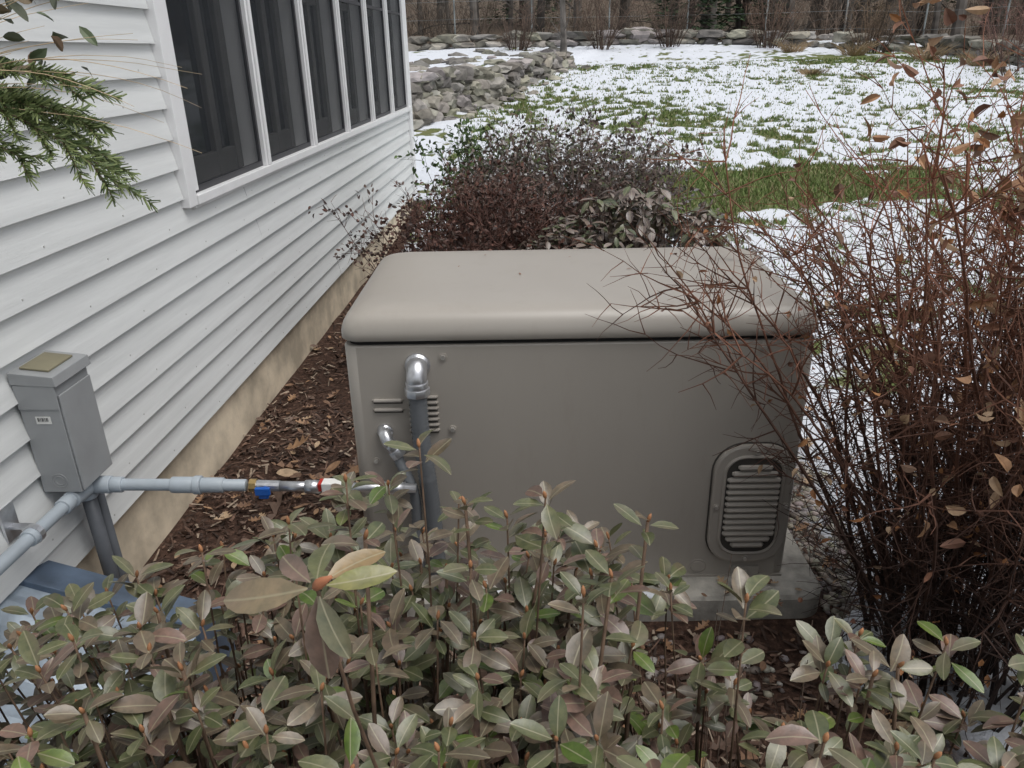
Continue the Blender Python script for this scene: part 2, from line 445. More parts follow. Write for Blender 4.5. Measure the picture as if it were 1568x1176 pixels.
for q in range(14):
    zc=vz0+0.066+q*0.0195
    hw=0.073 if 1<q<12 else (0.062 if q in(1,12) else 0.046)
    xc=(vx0+vx1)/2
    P=[(xc-hw,-0.017,zc),(xc-hw+0.006,-0.021,zc),(xc+hw-0.006,-0.021,zc),(xc+hw,-0.017,zc)]
    vp.tube(P,[0.0045,0.0086,0.0086,0.0045],8)
vp.obj("air_intake_vent",[m_gen,m_slot],gen,smooth=False)
lv=MB()
for q in range(7):
    zc=0.50+q*0.0165
    P=[(0.16,0.0,zc),(0.166,-0.006,zc),(0.236,-0.006,zc),(0.242,0.0,zc)]
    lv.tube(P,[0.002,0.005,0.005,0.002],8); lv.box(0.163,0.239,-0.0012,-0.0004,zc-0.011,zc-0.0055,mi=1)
for zc in (0.563,0.59):
    P=[(0.065,0.0,zc),(0.072,-0.005,zc),(0.142,-0.005,zc),(0.149,0.0,zc)]
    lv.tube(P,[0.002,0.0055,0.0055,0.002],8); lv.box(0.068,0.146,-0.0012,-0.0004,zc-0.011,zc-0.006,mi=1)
plate(lv,0.96,1.0,0.018,0.052,0.017,0.0005,-0.003,inset=0.001)
ring(lv,0.955,1.005,0.012,0.058,0.0225,0.0,0.0015)
plate(lv,1.08,1.16,-0.004,0.035,0.006,0.001,-0.006,inset=0.002)
lv.box(0.01,GW-0.01,-0.004,0.002,-0.006,0.006)
lv.obj("louvers",[m_gen,m_slot],gen)
m_galv=mat("galvanized_steel",(0.62,0.63,0.65),0.33,metal=0.85,var=0.15,vs=30,bump=0.1)
m_screw=mat("zinc_screw",(0.6,0.58,0.54),0.35,metal=0.6)
sw=MB()
for (sx,sz,ro) in ((0.262,0.712,0.009),(0.277,0.50,0.009),(1.10,0.727,0.009),(0.06,0.405,0.008),(1.11,0.424,0.0075),(1.012,0.25,0.0075),(1.208,0.25,0.0075),(1.11,0.074,0.0075),(1.12,0.018,0.007)):
    yb_=-0.016 if 0.06<sz<0.43 and 1<sx<1.23 else 0
    if (sx,sz)==(1.12,0.018): yb_=-0.006
    sw.tube([(sx,yb_,sz),(sx,yb_-0.003,sz)],ro*1.25,14,mi=1); sw.tube([(sx,yb_-0.003,sz),(sx,yb_-0.009,sz)],ro*0.75,6)
sw.obj("screws",[m_screw,m_gen],gen)
m_flex=mat("flex_conduit_grey",(0.15,0.16,0.17),0.45,var=0.1)
el=MB()
def elbow(lx,lz,r,br,dx=0.0):
    P=[(lx,0.0,lz),(lx,-0.008,lz)]
    for i in range(9):
        an=math.radians(90*i/8); P.append((lx+dx*(i/8)*0.4,-0.012-br*math.sin(an),lz-br+br*math.cos(an)))
    x_=lx+dx*0.4; P.append((x_+dx*0.2,-0.012-br,lz-br-0.008))
    el.tube(P,[r*1.35,r*1.3]+[r*1.08]*9+[r],20)
    el.tube([(x_+dx*0.2,-0.012-br,lz-br-0.004),(x_+dx*0.5,-0.012-br,lz-br-0.022)],r*1.18,20)
    el.tube([(x_+dx*0.5,-0.012-br,lz-br-0.020),(x_+dx*0.9,-0.012-br,lz-br-0.040)],r*1.32,8)
elbow(0.194,0.690,0.0255,0.028)
elbow(0.092,0.497,0.0165,0.020,0.03)
el.obj("conduit_elbows",m_galv,gen,smooth=True,bevel=0.0015)
fx=MB()
def flex(P,r,pitch=0.011):
    Q=[];V=[Vector(p) for p in P]
    V=[V[0]]+V+[V[-1]]
    for i in range(1,len(V)-2):
        L_=(V[i+1]-V[i]).length; K=max(2,int(L_/(pitch/2)))
        for j in range(K):
            t=j/K; p0,p1,p2,p3=V[i-1],V[i],V[i+1],V[i+2]
            Q.append(0.5*((2*p1)+(p2-p0)*t+(2*p0-5*p1+4*p2-p3)*t*t+(3*p1-p0-3*p2+p3)*t**3))
    rad=[r*(1.0 if i%2 else 0.84) for i in range(len(Q))]
    fx.tube(Q,rad,14)
flex([(0.194,-0.040,0.63),(0.196,-0.046,0.50),(0.206,-0.052,0.38),(0.215,-0.052,0.2),(0.22,-0.05,-0.1)],0.0255)
flex([(0.124,-0.032,0.440),(0.136,-0.040,0.41),(0.156,-0.05,0.37),(0.168,-0.055,0.32),(0.168,-0.055,0.2),(0.165,-0.05,-0.1)],0.0155)
fx.obj("flexible_conduit",m_flex,gen,smooth=True)

m_pad=mat("pad_concrete",(0.42,0.40,0.355),0.9,var=0.32,vs=11,bump=0.5,bs=50,bd=0.004)
pad=MB()
loft(pad,[(rrect(-0.08,1.335,-0.10,0.78,0.07),-0.2),(rrect(-0.08,1.335,-0.10,0.78,0.07),-0.012),(rrect(-0.072,1.327,-0.092,0.772,0.064),-0.0015)])
po=pad.obj("concrete_pad",m_pad); po.location=(-0.53,1.864,0.085); po.rotation_euler=(0,0,math.radians(1.9))

# ---------------- electrical box ----------------
m_box=mat("grey_enclosure_paint",(0.32,0.33,0.335),0.4,var=0.07,vs=5)
m_olive=mat("olive_sticker",(0.22,0.20,0.13),0.6)
m_white=mat("white_label",(0.75,0.75,0.72),0.5)
m_ink=mat("label_ink",(0.02,0.02,0.02),0.5)
ebx=empty("electrical_disconnect_box",(-1.29,1.66,0.51))
bx=MB()
bx.add([(0,0,0),(0.10,0,0),(0.10,0.145,0),(0,0.145,0),(0,0,0.30),(0.10,0,0.30),(0.10,0.145,0.30),(0,0.145,0.30)],[(0,3,2,1),(4,5,6,7),(0,1,5,4),(1,2,6,5),(2,3,7,6),(3,0,4,7)])
bx.add([(-0.002,-0.006,0.302),(0.112,-0.006,0.296),(0.112,0.151,0.296),(-0.002,0.151,0.302),(-0.002,-0.006,0.334),(0.108,-0.006,0.322),(0.108,0.151,0.322),(-0.002,0.151,0.334)],[(0,3,2,1),(4,5,6,7),(0,1,5,4),(1,2,6,5),(2,3,7,6),(3,0,4,7)])
bx.box(0.101,0.107,0.004,0.141,0.004,0.27)
bx.box(0.0,0.104,-0.004,-0.0005,0.235,0.30)
bx.box(0.012,0.035,0.146,0.150,0.03,0.10); bx.box(0.03,0.034,0.151,0.178,0.02,0.10)
bx.obj("cabinet",m_box,ebx,bevel=0.004)
o2=MB(); o2.add([(0.014,0.02,0.3335),(0.085,0.02,0.3255),(0.085,0.125,0.3255),(0.014,0.125,0.3335),(0.014,0.02,0.3385),(0.085,0.02,0.3305),(0.085,0.125,0.3305),(0.014,0.125,0.3385)],[(0,3,2,1),(4,5,6,7),(0,1,5,4),(1,2,6,5),(2,3,7,6),(3,0,4,7)])
o2.obj("lid_patch",m_olive,ebx,bevel=0.001)
lb=MB(); lb.box(0.035,0.073,-0.0022,-0.0008,0.196,0.216)
for q in range(8):
    lb.box(0.040+q*0.0036,0.040+q*0.0036+0.0012+0.001*(q%3==0),-0.0028,-0.0023,0.203,0.213,mi=1)
lb.obj("barcode_label",[m_white,m_ink],ebx)
kn=MB()
for rr_ in (0.019,0.012): ring(kn,0.05-rr_,0.05+rr_,0.034-rr_,0.034+rr_,rr_*0.98,-0.0003,0.0014)
for q in (0.04,0.08): kn.tube([(0.034,0.164,q),(0.040,0.164,q)],0.005,10)
kn.obj("knockouts",m_box,ebx)
# ---------------- pipes ----------------
m_pvc=mat("grey_pvc",(0.40,0.45,0.49),0.4,var=0.07,vs=12)
m_pvcd=mat("dark_pvc",(0.13,0.14,0.155),0.45)
m_brass=mat("brass",(0.42,0.30,0.13),0.4,metal=0.8)
m_blue=mat("blue_valve",(0.01,0.10,0.42),0.4)
m_red=mat("red_tag",(0.45,0.03,0.02),0.5)
gp=empty("gas_pipe_run",(0,0,0))
def gadd(mb,name,mt,**kw): return mb.obj(name,mt,gp,**kw)
p=MB(); r=0.0165
p.tube([(-1.235,1.752,0.478),(-0.81,1.776,0.463)],r,16)
p.tube([(-1.225,-1.5,0.52),(-1.225,1.70,0.487),(-1.225,1.73,0.482),(-1.235,1.752,0.478)],r,16)
for (x0,x1,rr_) in ((-1.17,-1.14,1.3),(-1.22,-1.17,1.45),(-1.01,-0.95,1.35),(-0.95,-0.93,1.55),(-0.93,-0.87,1.25)):
    f_=lambda x:(x,1.752+(x+1.235)*0.0565,0.478-(x+1.235)*0.0353)
    p.tube([f_(x0),f_(x1)],r*rr_,18)
for yy in (0.4,1.48,1.62): p.tube([(-1.225,yy,0.487+ (1.7-yy)*0.01),(-1.225,yy+0.03,0.487+(1.7-yy)*0.01)],r*1.3,16)
p.tube([(-1.225,1.66,0.487),(-1.225,1.72,0.482),(-1.24,1.75,0.478)],r*1.4,16)
p.tube([(-1.24,1.75,0.52),(-1.24,1.75,0.455)],r*1.3,16)
p.tube([(-1.24,1.75,0.46),(-1.24,1.75,0.44)],r*1.5,16)
gadd(p,"pvc_conduit",m_pvc,smooth=True,bevel=0.002)
p=MB()
p.tube([(-1.24,1.79,0.50),(-1.24,1.80,0.1),(-1.24,1.80,-0.1)],0.015,16)
p.tube([(-1.24,1.75,0.45),(-1.24,1.755,0.2),(-1.24,1.76,-0.1)],0.019,16)
gadd(p,"riser_conduit",m_pvcd,smooth=True)
p=MB()
p.tube([(-0.72,1.78,0.458),(-0.62,1.783,0.455)],0.014,14); p.tube([(-0.60,1.783,0.455),(-0.35,1.79,0.447)],0.013,14)
p.tube([(-0.65,1.78,0.457),(-0.61,1.783,0.455)],0.019,8)
p.tube([(-0.44,1.787,0.45),(-0.38,1.79,0.447)],0.018,8)
gadd(p,"steel_pipe",m_galv,smooth=True)
p=MB(); p.tube([(-0.80,1.776,0.463),(-0.782,1.777,0.462)],0.0185,8); p.tube([(-0.782,1.777,0.462),(-0.72,1.78,0.458)],0.015,12,mi=1)
gadd(p,"brass_valve",[m_brass,m_galv],smooth=False)
p=MB(); p.tube([(-0.755,1.765,0.462),(-0.755,1.75,0.462)],0.006,8); p.box(-0.775,-0.735,1.738,1.750,0.452,0.474); p.box(-0.768,-0.742,1.742,1.752,0.440,0.450)
gadd(p,"valve_handle",m_blue,bevel=0.003)
p=MB(); p.box(-0.60,-0.545,1.758,1.790,0.450,0.478,mi=0); p.box(-0.612,-0.601,1.764,1.796,0.450,0.474,mi=1)
gadd(p,"tags",[m_white,m_red],bevel=0.002)
p=MB()
for yy in (0.42,1.50):
    p.box(-1.285,-1.235,yy+0.005,yy+0.025,0.50,0.506); p.box(-1.29,-1.283,yy-0.01,yy+0.04,0.47,0.56)
    p.tube([(-1.225,yy-0.004,0.489),(-1.225,yy+0.012,0.489)],0.0245,14)
gadd(p,"pipe_clamps",m_galv,smooth=False)

# ---------------- window well cover ----------------
m_sheet=mat("galvanized_blue_sheet",(0.36,0.42,0.48),0.40,metal=0.3,var=0.28,vs=9)
m_sheetd=mat("blue_grey_sheet",(0.11,0.15,0.21),0.45,metal=0.2,var=0.25)
wc=empty("window_well_cover",(0,0,0))
p=MB(); vs=[];fs=[]
K=56; ya,yb=-0.3,1.5
for i in range(K+1):
    t=i/K; yy=ya+(yb-ya)*t; rz=0.012*(1 if (i%4)in(1,2) else 0)
    vs+=[(-1.30,yy,0.34+rz),(-0.90,yy,0.20+rz),(-0.885,yy,0.185),(-0.885,yy,0.0)]
for i in range(K):
    for q in range(3): fs.append((i*4+q,i*4+q+1,(i+1)*4+q+1,(i+1)*4+q))
p.add(vs,fs)
p.obj("ribbed_cover",m_sheet,wc)
p=MB(); p.add([(-1.305,1.50,0.36),(-0.87,1.50,0.215),(-0.87,1.50,-0.05),(-1.305,1.50,-0.05),(-1.305,1.62,0.33),(-0.86,1.64,0.16),(-0.86,1.64,-0.05),(-1.305,1.62,-0.05)],[(0,1,2,3),(0,4,5,1),(1,5,6,2),(4,7,6,5)])
p.obj("end_flashing",m_sheetd,wc,bevel=0.004)

# ---------------- rhododendron ----------------
m,n,b=newmat("rhododendron_leaf")
at=N(n,"ShaderNodeAttribute",attribute_name="Col")
uvn=N(n,"ShaderNodeUVMap"); sx=N(n,"ShaderNodeSeparateXYZ"); n.links.new(uvn.outputs[0],sx.inputs[0])
s1=N(n,"ShaderNodeMath",operation='SUBTRACT'); n.links.new(sx.outputs[0],s1.inputs[0]); s1.inputs[1].default_value=0.5
s2=N(n,"ShaderNodeMath",operation='ABSOLUTE'); n.links.new(s1.outputs[0],s2.inputs[0])
mr=ramp(n,s2.outputs[0],0.012,0.045,(0.6,)*3,(0,0,0))
t=noiseN(n,70,3,0.65); rv=ramp(n,t.outputs[0],0.3,0.72,(0.70,0.74,0.7),(1.35,1.28,1.2))
c=mix(n,1.0,at.outputs["Color"],rv.outputs[0],'MULTIPLY')
t2_=noiseN(n,22,1,0.5); c=mix(n,ramp(n,t2_.outputs[0],0.5,0.72,(0,0,0),(0.5,)*3).outputs[0],c,(0.16,0.11,0.085))
c=mix(n,mr.outputs[0],c,(0.35,0.32,0.21))
ge=N(n,"ShaderNodeNewGeometry"); c=mix(n,ge.outputs["Backfacing"],c,mix(n,0.45,c,(0.21,0.18,0.12)))
n.links.new(c,b.inputs["Base Color"]); b.inputs["Roughness"].default_value=0.37; b.inputs["Specular IOR Level"].default_value=0.7
bumpN(n,b,t.outputs[0],0.3,0.002)
m_leaf=m
m_stem=vcmat("twig_bark",0.7,0.3,60,cheap=True)
def leafcol(kind=0):
    q=R()
    if kind==1:
        c_=mixc((0.10,0.075,0.068),(0.22,0.175,0.155),R())
        return c_ if q<0.7 else mixc((0.06,0.08,0.04),(0.12,0.14,0.07),R())
    if q<0.46: return mixc((0.068,0.082,0.034),(0.130,0.137,0.070),R())
    if q<0.78: return mixc((0.100,0.080,0.052),(0.170,0.134,0.094),R())
    if q<0.93: return mixc((0.130,0.082,0.064),(0.190,0.122,0.098),R())
    return mixc((0.07,0.115,0.02),(0.12,0.17,0.035),R())
def whorl(mb,p,d,n_,L,spread,kind=0,dr=0.15):
    d=d.normalized(); a_=d.orthogonal().normalized(); b_=d.cross(a_); ph=U(0,6.28)
    for i in range(n_):
        an=ph+i*2.4+U(-0.25,0.25); el_=spread+U(-0.35,0.4)
        out=a_*math.cos(an)+b_*math.sin(an)
        ld=d*math.cos(el_)+out*math.sin(el_)
        l_=L*U(0.75,1.1)*(0.6 if i==n_-1 else 1)
        q=p-d*(0.006*i)
        up=(d*1.0-out*0.3) + rvec()*0.35
        leaf(mb,q+ld*0.006,ld,up,l_,l_*U(0.43,0.54),U(-0.05,0.35)+dr*0.5,U(0.05,0.40),leafcol(kind))
def stemcurve(a_,b_,sag=0.1,n_=6):
    a_=Vector(a_);b_=Vector(b_); j=rvec()*0.04
    mid=a_.lerp(Vector((b_.x,b_.y,a_.z)),0.65).lerp(b_,0.3)+j
    return [(a_*(1-t)*(1-t)+mid*2*t*(1-t)+b_*t*t) for t in [i/n_ for i in range(n_+1)]]
rh=empty("rhododendron_shrub",(0,0,0))
lf=MB(); stm=MB()
tips=[]
spr=[(-.19,1.02,.985),(-.29,.96,.96),(-.215,.76,1.0),(0,.91,.965),(.045,.74,.935),(.147,.945,.904),(.255,.80,.88),(-.54,.985,.816),(-.62,.77,.83),(.29,.60,.863),(.55,.85,.77),
 (-.12,.98,.91),(-.40,1.0,.86),(.09,.86,.87),(-.33,.82,.90),(-.72,.9,.77),(.42,.62,.82),(-.1,.84,.90),(.0,1.0,.84),(.08,1.0,.82),(-.06,1.02,.86),(-.25,1.05,.90),(-.33,1.08,.87),(-.14,1.06,.86),(-.45,1.05,.80)]
for s_ in spr: tips.append((Vector(s_),1))
def canopy(x,y):
    h_=0.775+0.06*noise.noise(Vector((x*3,y*3,0)))-0.05*abs(x)
    if y>0.95: h_-=0.28*(y-0.95)
    return h_
tries=0
pts=[t[0] for t in tips]
while len(tips)<1050 and tries<90000:
    tries+=1
    xx=U(-1.05,1.3); yy=U(0.38,1.24)
    yb_=1.22-0.28*max(0,xx-0.1)-0.30*max(0,-xx-0.3)
    if xx>0.30: yb_=min(yb_,1.05-0.25*(xx-0.30))
    if yy>yb_: continue
    if xx>0.14 and xx<0.85 and yy>0.72 and R()<0.42+0.35*ss((yy-0.85)/0.1): continue
    if xx<-0.45 and R()<0.22: continue
    top=canopy(xx,yy); dz=R()**1.3*0.42
    if xx>0.12 and yy>0.66: dz+=0.03
    pnt=Vector((xx,yy,top-dz+U(0,0.05)))
    dmin=min((pnt-q).length for q in pts)
    if dmin<0.036: continue
    pts.append(pnt); tips.append((pnt,0))
bases=[Vector((U(-0.55,0.85),U(0.60,0.95),0.0)) for _ in range(30)]
for (q,kind) in tips:
    bs=min(bases,key=lambda b_:(b_.xy-q.xy).length+U(0,0.35))
    P=stemcurve(bs,q); n_=len(P)
    sc_=0.005 if R()<0.15 else 0.0023
    cols=[mixc((0.075,0.06,0.045),(0.15,0.095,0.06),i/(n_-1)) for i in range(n_)]
    stm.tube(P,[sc_*(1-0.6*i/(n_-1))+0.0006 for i in range(n_)],5,cols)
    d=(P[-1]-P[-2]).normalized(); d=(d*0.6+Vector((U(-.6,.6),U(-.65,.3),0.8))).normalized()
    Lf=U(0.040,0.060)
    whorl(lf,q,d,random.randint(5,8),Lf,U(0.95,1.45))
    for j in range(random.randint(2,4)):
        t=U(0.80,0.97); pp=P[-1].lerp(P[-2],(1-t)*5); o_=rvec(); o_.z=abs(o_.z)*0.3
        leaf(lf,pp,o_,Z+rvec()*0.3,Lf*U(0.7,0.95),Lf*0.42,U(0.0,0.35),0.3,leafcol())
    stm.tube([q,q+d*0.005,q+d*0.010,q+d*0.014],[0.0018,0.0032,0.0026,0.0006],6,(0.36,0.17,0.08))
q=Vector((-0.138,0.372,1.236)); P=stemcurve((-0.12,0.68,0.6),q)
stm.tube(P,[0.0024-0.0002*i for i in range(7)],8,(0.13,0.08,0.05))
for (dv,L_,c_) in (((-1.0,0.05,-0.32),0.066,(0.22,0.175,0.11)),((0.05,-0.25,-1.0),0.058,(0.15,0.105,0.085)),((1,0.1,0.10),0.042,(0.20,0.21,0.06)),((0.6,0.6,0.15),0.042,(0.24,0.17,0.08)),((-0.2,0.9,0.0),0.045,(0.12,0.13,0.06)),((0.3,-0.4,-0.8),0.042,(0.12,0.12,0.07)),((-0.6,0.5,0.0),0.04,(0.17,0.12,0.1))):
    dv=Vector(dv).normalized(); leaf(lf,q+dv*0.006,dv,Vector((0,-0.45,0.9)),L_,L_*0.36,0.12,0.3,c_)
stm.tube([q,q+Vector((0.004,-0.004,0.006)),q+Vector((0.012,-0.006,0.012))],[0.003,0.0035,0.001],6,(0.4,0.16,0.08))
for _ in range(300):
    bs=random.choice(bases); tgt=Vector((bs.x+U(-.4,.4),bs.y+U(-.35,.35),U(0.25,0.7)))
    P=stemcurve(bs,tgt,n_=5); stm.tube(P,[0.002,0.0018,0.0015,0.0012,0.001,0.0007],3,(0.12,0.085,0.062))
lf.obj("leaves",m_leaf,rh,smooth=True)
stm.obj("stems",m_stem,rh,smooth=True)

# ---------------- twiggy shrubs ----------------
def grow(mb,p,d,L,step,r0_,bend,grav,c0,c1,H,sides=3,z0=0,cp=1.0):
    P=[Vector(p)]; n_=max(2,int(L/step)); d=d.normalized(); ds=[d]
    for i in range(n_):
        d=(d+rvec()*bend+Vector((0,0,grav))).normalized(); P.append(P[-1]+d*step); ds.append(d)
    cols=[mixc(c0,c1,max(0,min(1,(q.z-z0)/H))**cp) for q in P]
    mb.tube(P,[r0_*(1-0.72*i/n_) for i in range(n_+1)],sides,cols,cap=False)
    return P,ds
def twigshrub(mb,c,rad,H,ns,nsub,nsub2,r0_,c0,c1,step=0.06,spread=0.5,leafp=0.0,leaff=None,ell=(1,1),arch=0,sublen=(0.12,0.30),cp=1.0):
    for i in range(ns):
        an=U(0,6.28); rr_=rad*math.sqrt(R())
        ox,oy=math.cos(an)*rr_*ell[0],math.sin(an)*rr_*ell[1]
        b_=Vector((c[0]+ox*0.6,c[1]+oy*0.6,c[2]))
        out=Vector((ox,oy,0))/rad
        d=Vector((out.x*spread,out.y*spread,1))+rvec()*0.16
        L_=H*U(0.68,1.06)*(1-0.12*out.length)
        kk=U(0.6,1.35); ca=tuple(q*kk for q in c0); cb=tuple(q*kk for q in c1)
        P,ds=grow(mb,b_,d,L_,step*1.3,r0_*U(0.7,1.2),0.10,-0.02-arch*out.length*0.05,ca,cb,H,4,z0=c[2],cp=cp)
        n_=len(P)
        for j in range(nsub):
            k_=random.randint(max(1,int(n_*0.18)),n_-1)
            d2=(ds[k_]*0.6+rvec()*0.8+out*0.2).normalized()
            P2,ds2=grow(mb,P[k_],d2,H*U(*sublen),step*0.85,r0_*0.42,0.2,0.03,ca,cb,H,z0=c[2],cp=cp)
            for l in range(nsub2):
                k2=random.randint(0,len(P2)-1)
                P3,ds3=grow(mb,P2[k2],(ds2[k2]*0.5+rvec()).normalized(),H*U(0.04,0.10),step*0.6,r0_*0.26,0.25,0.0,ca,cb,H,z0=c[2],cp=cp)
                if leaff and R()<leafp: leaff(P3[-1],ds3[-1])
            if leaff and R()<leafp: leaff(P2[-1],ds2[-1])
m_dl=vcmat("dry_leaf",0.6,0.3,50)
bb=empty("barberry_shrub",(0,0,0))
tw=MB(); bl=MB()
def bleaf(p,d):
    c_=random.choice([(0.34,0.15,0.06),(0.26,0.12,0.07),(0.42,0.20,0.08),(0.19,0.09,0.06),(0.38,0.26,0.16)])
    sleaf(bl,p,(d+rvec()*0.6+Vector((0,0,-0.4))),rvec(),U(0.015,0.03),U(0.01,0.016),0.3,0.5,c_)
random.seed(21)
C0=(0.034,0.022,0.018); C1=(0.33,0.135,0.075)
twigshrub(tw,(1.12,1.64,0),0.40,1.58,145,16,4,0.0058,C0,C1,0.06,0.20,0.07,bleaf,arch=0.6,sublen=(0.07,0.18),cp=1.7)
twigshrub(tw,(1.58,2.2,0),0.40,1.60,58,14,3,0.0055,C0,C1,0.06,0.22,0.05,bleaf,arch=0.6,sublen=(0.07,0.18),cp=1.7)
for (b_,d,L_) in (((0.80,1.5,0.95),(-0.75,-0.1,0.62),0.42),((0.80,1.6,0.75),(-1,0,0.30),0.28),((0.85,1.5,1.05),(-0.65,0,0.75),0.6),((0.9,1.5,1.15),(-0.5,0.2,0.9),0.5),((0.82,1.6,0.5),(-1,0.0,0.25),0.20)):
    P,ds=grow(tw,b_,Vector(d),L_,0.05,0.0022,0.10,-0.05,(0.12,0.05,0.035),(0.32,0.115,0.065),1.4)
    for q in range(8):
        k_=random.randint(1,len(P)-1); P2,d2=grow(tw,P[k_],rvec()+ds[k_]*0.5,U(0.03,0.10),0.03,0.0012,0.2,0,(0.12,0.05,0.035),(0.32,0.115,0.065),1.4)
        if R()<0.5: bleaf(P2[-1],d2[-1])
oc=[(0.42,0.24,0.13),(0.34,0.18,0.09),(0.26,0.13,0.08),(0.46,0.31,0.19)]
for (q,L_) in (((1.00,1.30,1.24),0.12),((0.98,1.35,1.36),0.12),((0.90,1.30,1.38),0.10),((0.95,1.25,1.15),0.11),((0.92,1.2,1.02),0.10),((0.88,1.25,0.92),0.09),((1.02,1.25,1.40),0.12),((0.85,1.35,1.28),0.10),((0.82,1.45,1.05),0.08),((1.05,1.4,1.45),0.12),((0.93,1.4,1.46),0.10),((0.88,1.2,1.30),0.12),((0.80,1.3,1.33),0.10),((0.94,1.2,1.34),0.12),((0.90,1.2,1.22),0.11),((0.83,1.15,1.26),0.11),((0.97,1.3,1.08),0.10),((0.9,1.35,1.5),0.11)):
    for _ in range(2):
        oakleaf(bl,Vector(q)+rvec()*0.05,rvec(),rvec()+Vector((0,-0.6,0.4)),L_*U(0.75,1.0),random.choice(oc),1.0)
for _ in range(420):
    q=Vector((U(0.68,1.35),U(1.2,1.9),1.7-1.1*R()**1.3)); 
    if q.x<0.82 and R()<0.5: continue
    leaf(bl,q,rvec(),rvec(),U(0.022,0.048),U(0.014,0.026),0.6,0.8,random.choice(oc+[(0.20,0.10,0.065),(0.30,0.19,0.13)]))
tw.obj("twigs",m_stem,bb)
bl.obj("dry_leaves",m_dl,bb)
random.seed(5)
s1_=empty("barberry_shrub",(0,0,0)); tw=MB(); l1=MB()
def rleaf(p,d):
    for _ in range(3): sleaf(l1,p+rvec()*0.022,d+rvec()*0.6,rvec(),U(0.016,0.028),U(0.011,0.017),0.3,0.4,random.choice([(0.15,0.07,0.05),(0.11,0.055,0.042),(0.10,0.065,0.05),(0.055,0.035,0.03)]))
twigshrub(tw,(-0.22,3.75,0),0.47,1.0,150,15,4,0.0055,(0.03,0.02,0.018),(0.16,0.08,0.062),0.055,0.28,0.55,rleaf,sublen=(0.08,0.19))
tw.obj("twigs",m_stem,s1_); l1.obj("leaves",m_dl,s1_)
s2_=empty("boxwood_shrub",(0,0,0)); tw=MB(); l1=MB()
def gleaf(p,d):
    for _ in range(3): sleaf(l1,p+rvec()*0.03,d+rvec()*0.8,rvec(),U(0.022,0.036),U(0.014,0.022),0.3,0.4,random.choice([(0.14,0.10,0.08),(0.20,0.155,0.135),(0.11,0.075,0.06),(0.38,0.36,0.35),(0.08,0.09,0.055)]))
twigshrub(tw,(0.14,4.9,0),0.80,1.12,150,14,4,0.0058,(0.04,0.03,0.026),(0.20,0.145,0.125),0.065,0.32,0.55,gleaf,ell=(1,0.8),sublen=(0.09,0.19))
def gl2(p,d):
    for _ in range(3): sleaf(l1,p+rvec()*0.03,d+rvec()*0.8,rvec(),U(0.03,0.045),U(0.014,0.022),0.3,0.4,mixc((0.05,0.09,0.03),(0.12,0.19,0.06),R()))
twigshrub(tw,(-0.40,5.5,0),0.34,1.14,36,10,3,0.004,(0.03,0.03,0.02),(0.08,0.08,0.05),0.06,0.22,0.85,gl2,sublen=(0.08,0.17))
tw.obj("twigs",m_stem,s2_); l1.obj("leaves",m_dl,s2_)
s3_=empty("rhododendron_shrub",(0,0,0)); lf=MB(); stm=MB()
for i in range(560):
    an=U(0,6.28); rr_=math.sqrt(R()); xx=0.42+0.54*rr_*math.cos(an); yy=3.55+0.5*rr_*math.sin(an)
    zt=0.92*(1-0.28*rr_*rr_)-R()**2*0.5
    q=Vector((xx,yy,zt+U(-0.04,0.06))); P=stemcurve((0.42+(xx-0.42)*0.35,3.55+(yy-3.55)*0.35,0),q)
    stm.tube(P,[0.004-0.0004*j for j in range(7)],4,(0.12,0.08,0.065),cap=False)
    whorl(lf,q,(P[-1]-P[-2]).normalized()+Vector((0,0,0.6)),random.randint(5,8),U(0.05,0.075),U(1.3,2.2),1,0.3)
lf.obj("leaves",m_leaf,s3_,smooth=True); stm.obj("stems",m_stem,s3_)

# ---------------- litter ----------------
random.seed(11)
ch=MB()
def inpad(x,y): return -0.62<x<0.82 and 1.74<y<2.66
for _ in range(16000):
    if R()<0.6: xx=U(-1.3,1.1); yy=U(0.9,3.2)
    else: xx=U(-1.3,0.9); yy=U(3,6.3)
    if inpad(xx,yy) or bed(xx,yy)<0.5: continue
    zz=terr(xx,yy)+U(0.002,0.018); d=rvec(); d.z*=0.35; d.normalize(); s_=d.cross(Vector((U(-.4,.4),U(-.4,.4),1))).normalized()
    L_=U(0.006,0.028); W_=U(0.002,0.007); p_=Vector((xx,yy,zz)); nrm=s_.cross(d)*0.002
    q=R(); c_=mixc((0.045,0.028,0.021),(0.21,0.125,0.088),q*q) if R()<0.86 else (0.36,0.28,0.21)
    ch.add([p_-d*L_-s_*W_,p_+d*L_-s_*W_*0.6,p_+d*L_+s_*W_*0.6,p_-d*L_+s_*W_,p_+nrm],[(0,1,4),(1,2,4),(2,3,4),(3,0,4)],c_)
ch.obj("mulch_chips",vcmat("mulch_mat",0.8,0.3,60,cheap=True))
fl=MB()
def litter(xx,yy,L_,zoff=None):
    if zoff is None and inpad(xx,yy): return
    d=rvec(); d.z*=0.25; c_=random.choice([(0.38,0.23,0.13),(0.31,0.18,0.10),(0.24,0.14,0.085),(0.46,0.33,0.21),(0.20,0.12,0.08),(0.18,0.12,0.09)])
    zz=(terr(xx,yy) if zoff is None else zoff)+U(0.012,0.03)*(0.4 if zoff else 1)
    if R()<0.4: oakleaf(fl,Vector((xx,yy,zz)),d,Vector((U(-.4,.4),U(-.4,.4),1)),L_,c_,0.5)
    else: leaf(fl,Vector((xx,yy,zz)),d,Vector((U(-.4,.4),U(-.4,.4),1)),L_*0.6,L_*0.3,-0.2,0.3,c_)
for _ in range(260): litter(U(-1.28,-0.62),U(1.7,4.5),U(0.035,0.08))
for _ in range(9): litter(U(-1.1,-0.75),U(2.2,2.9),U(0.11,0.15))
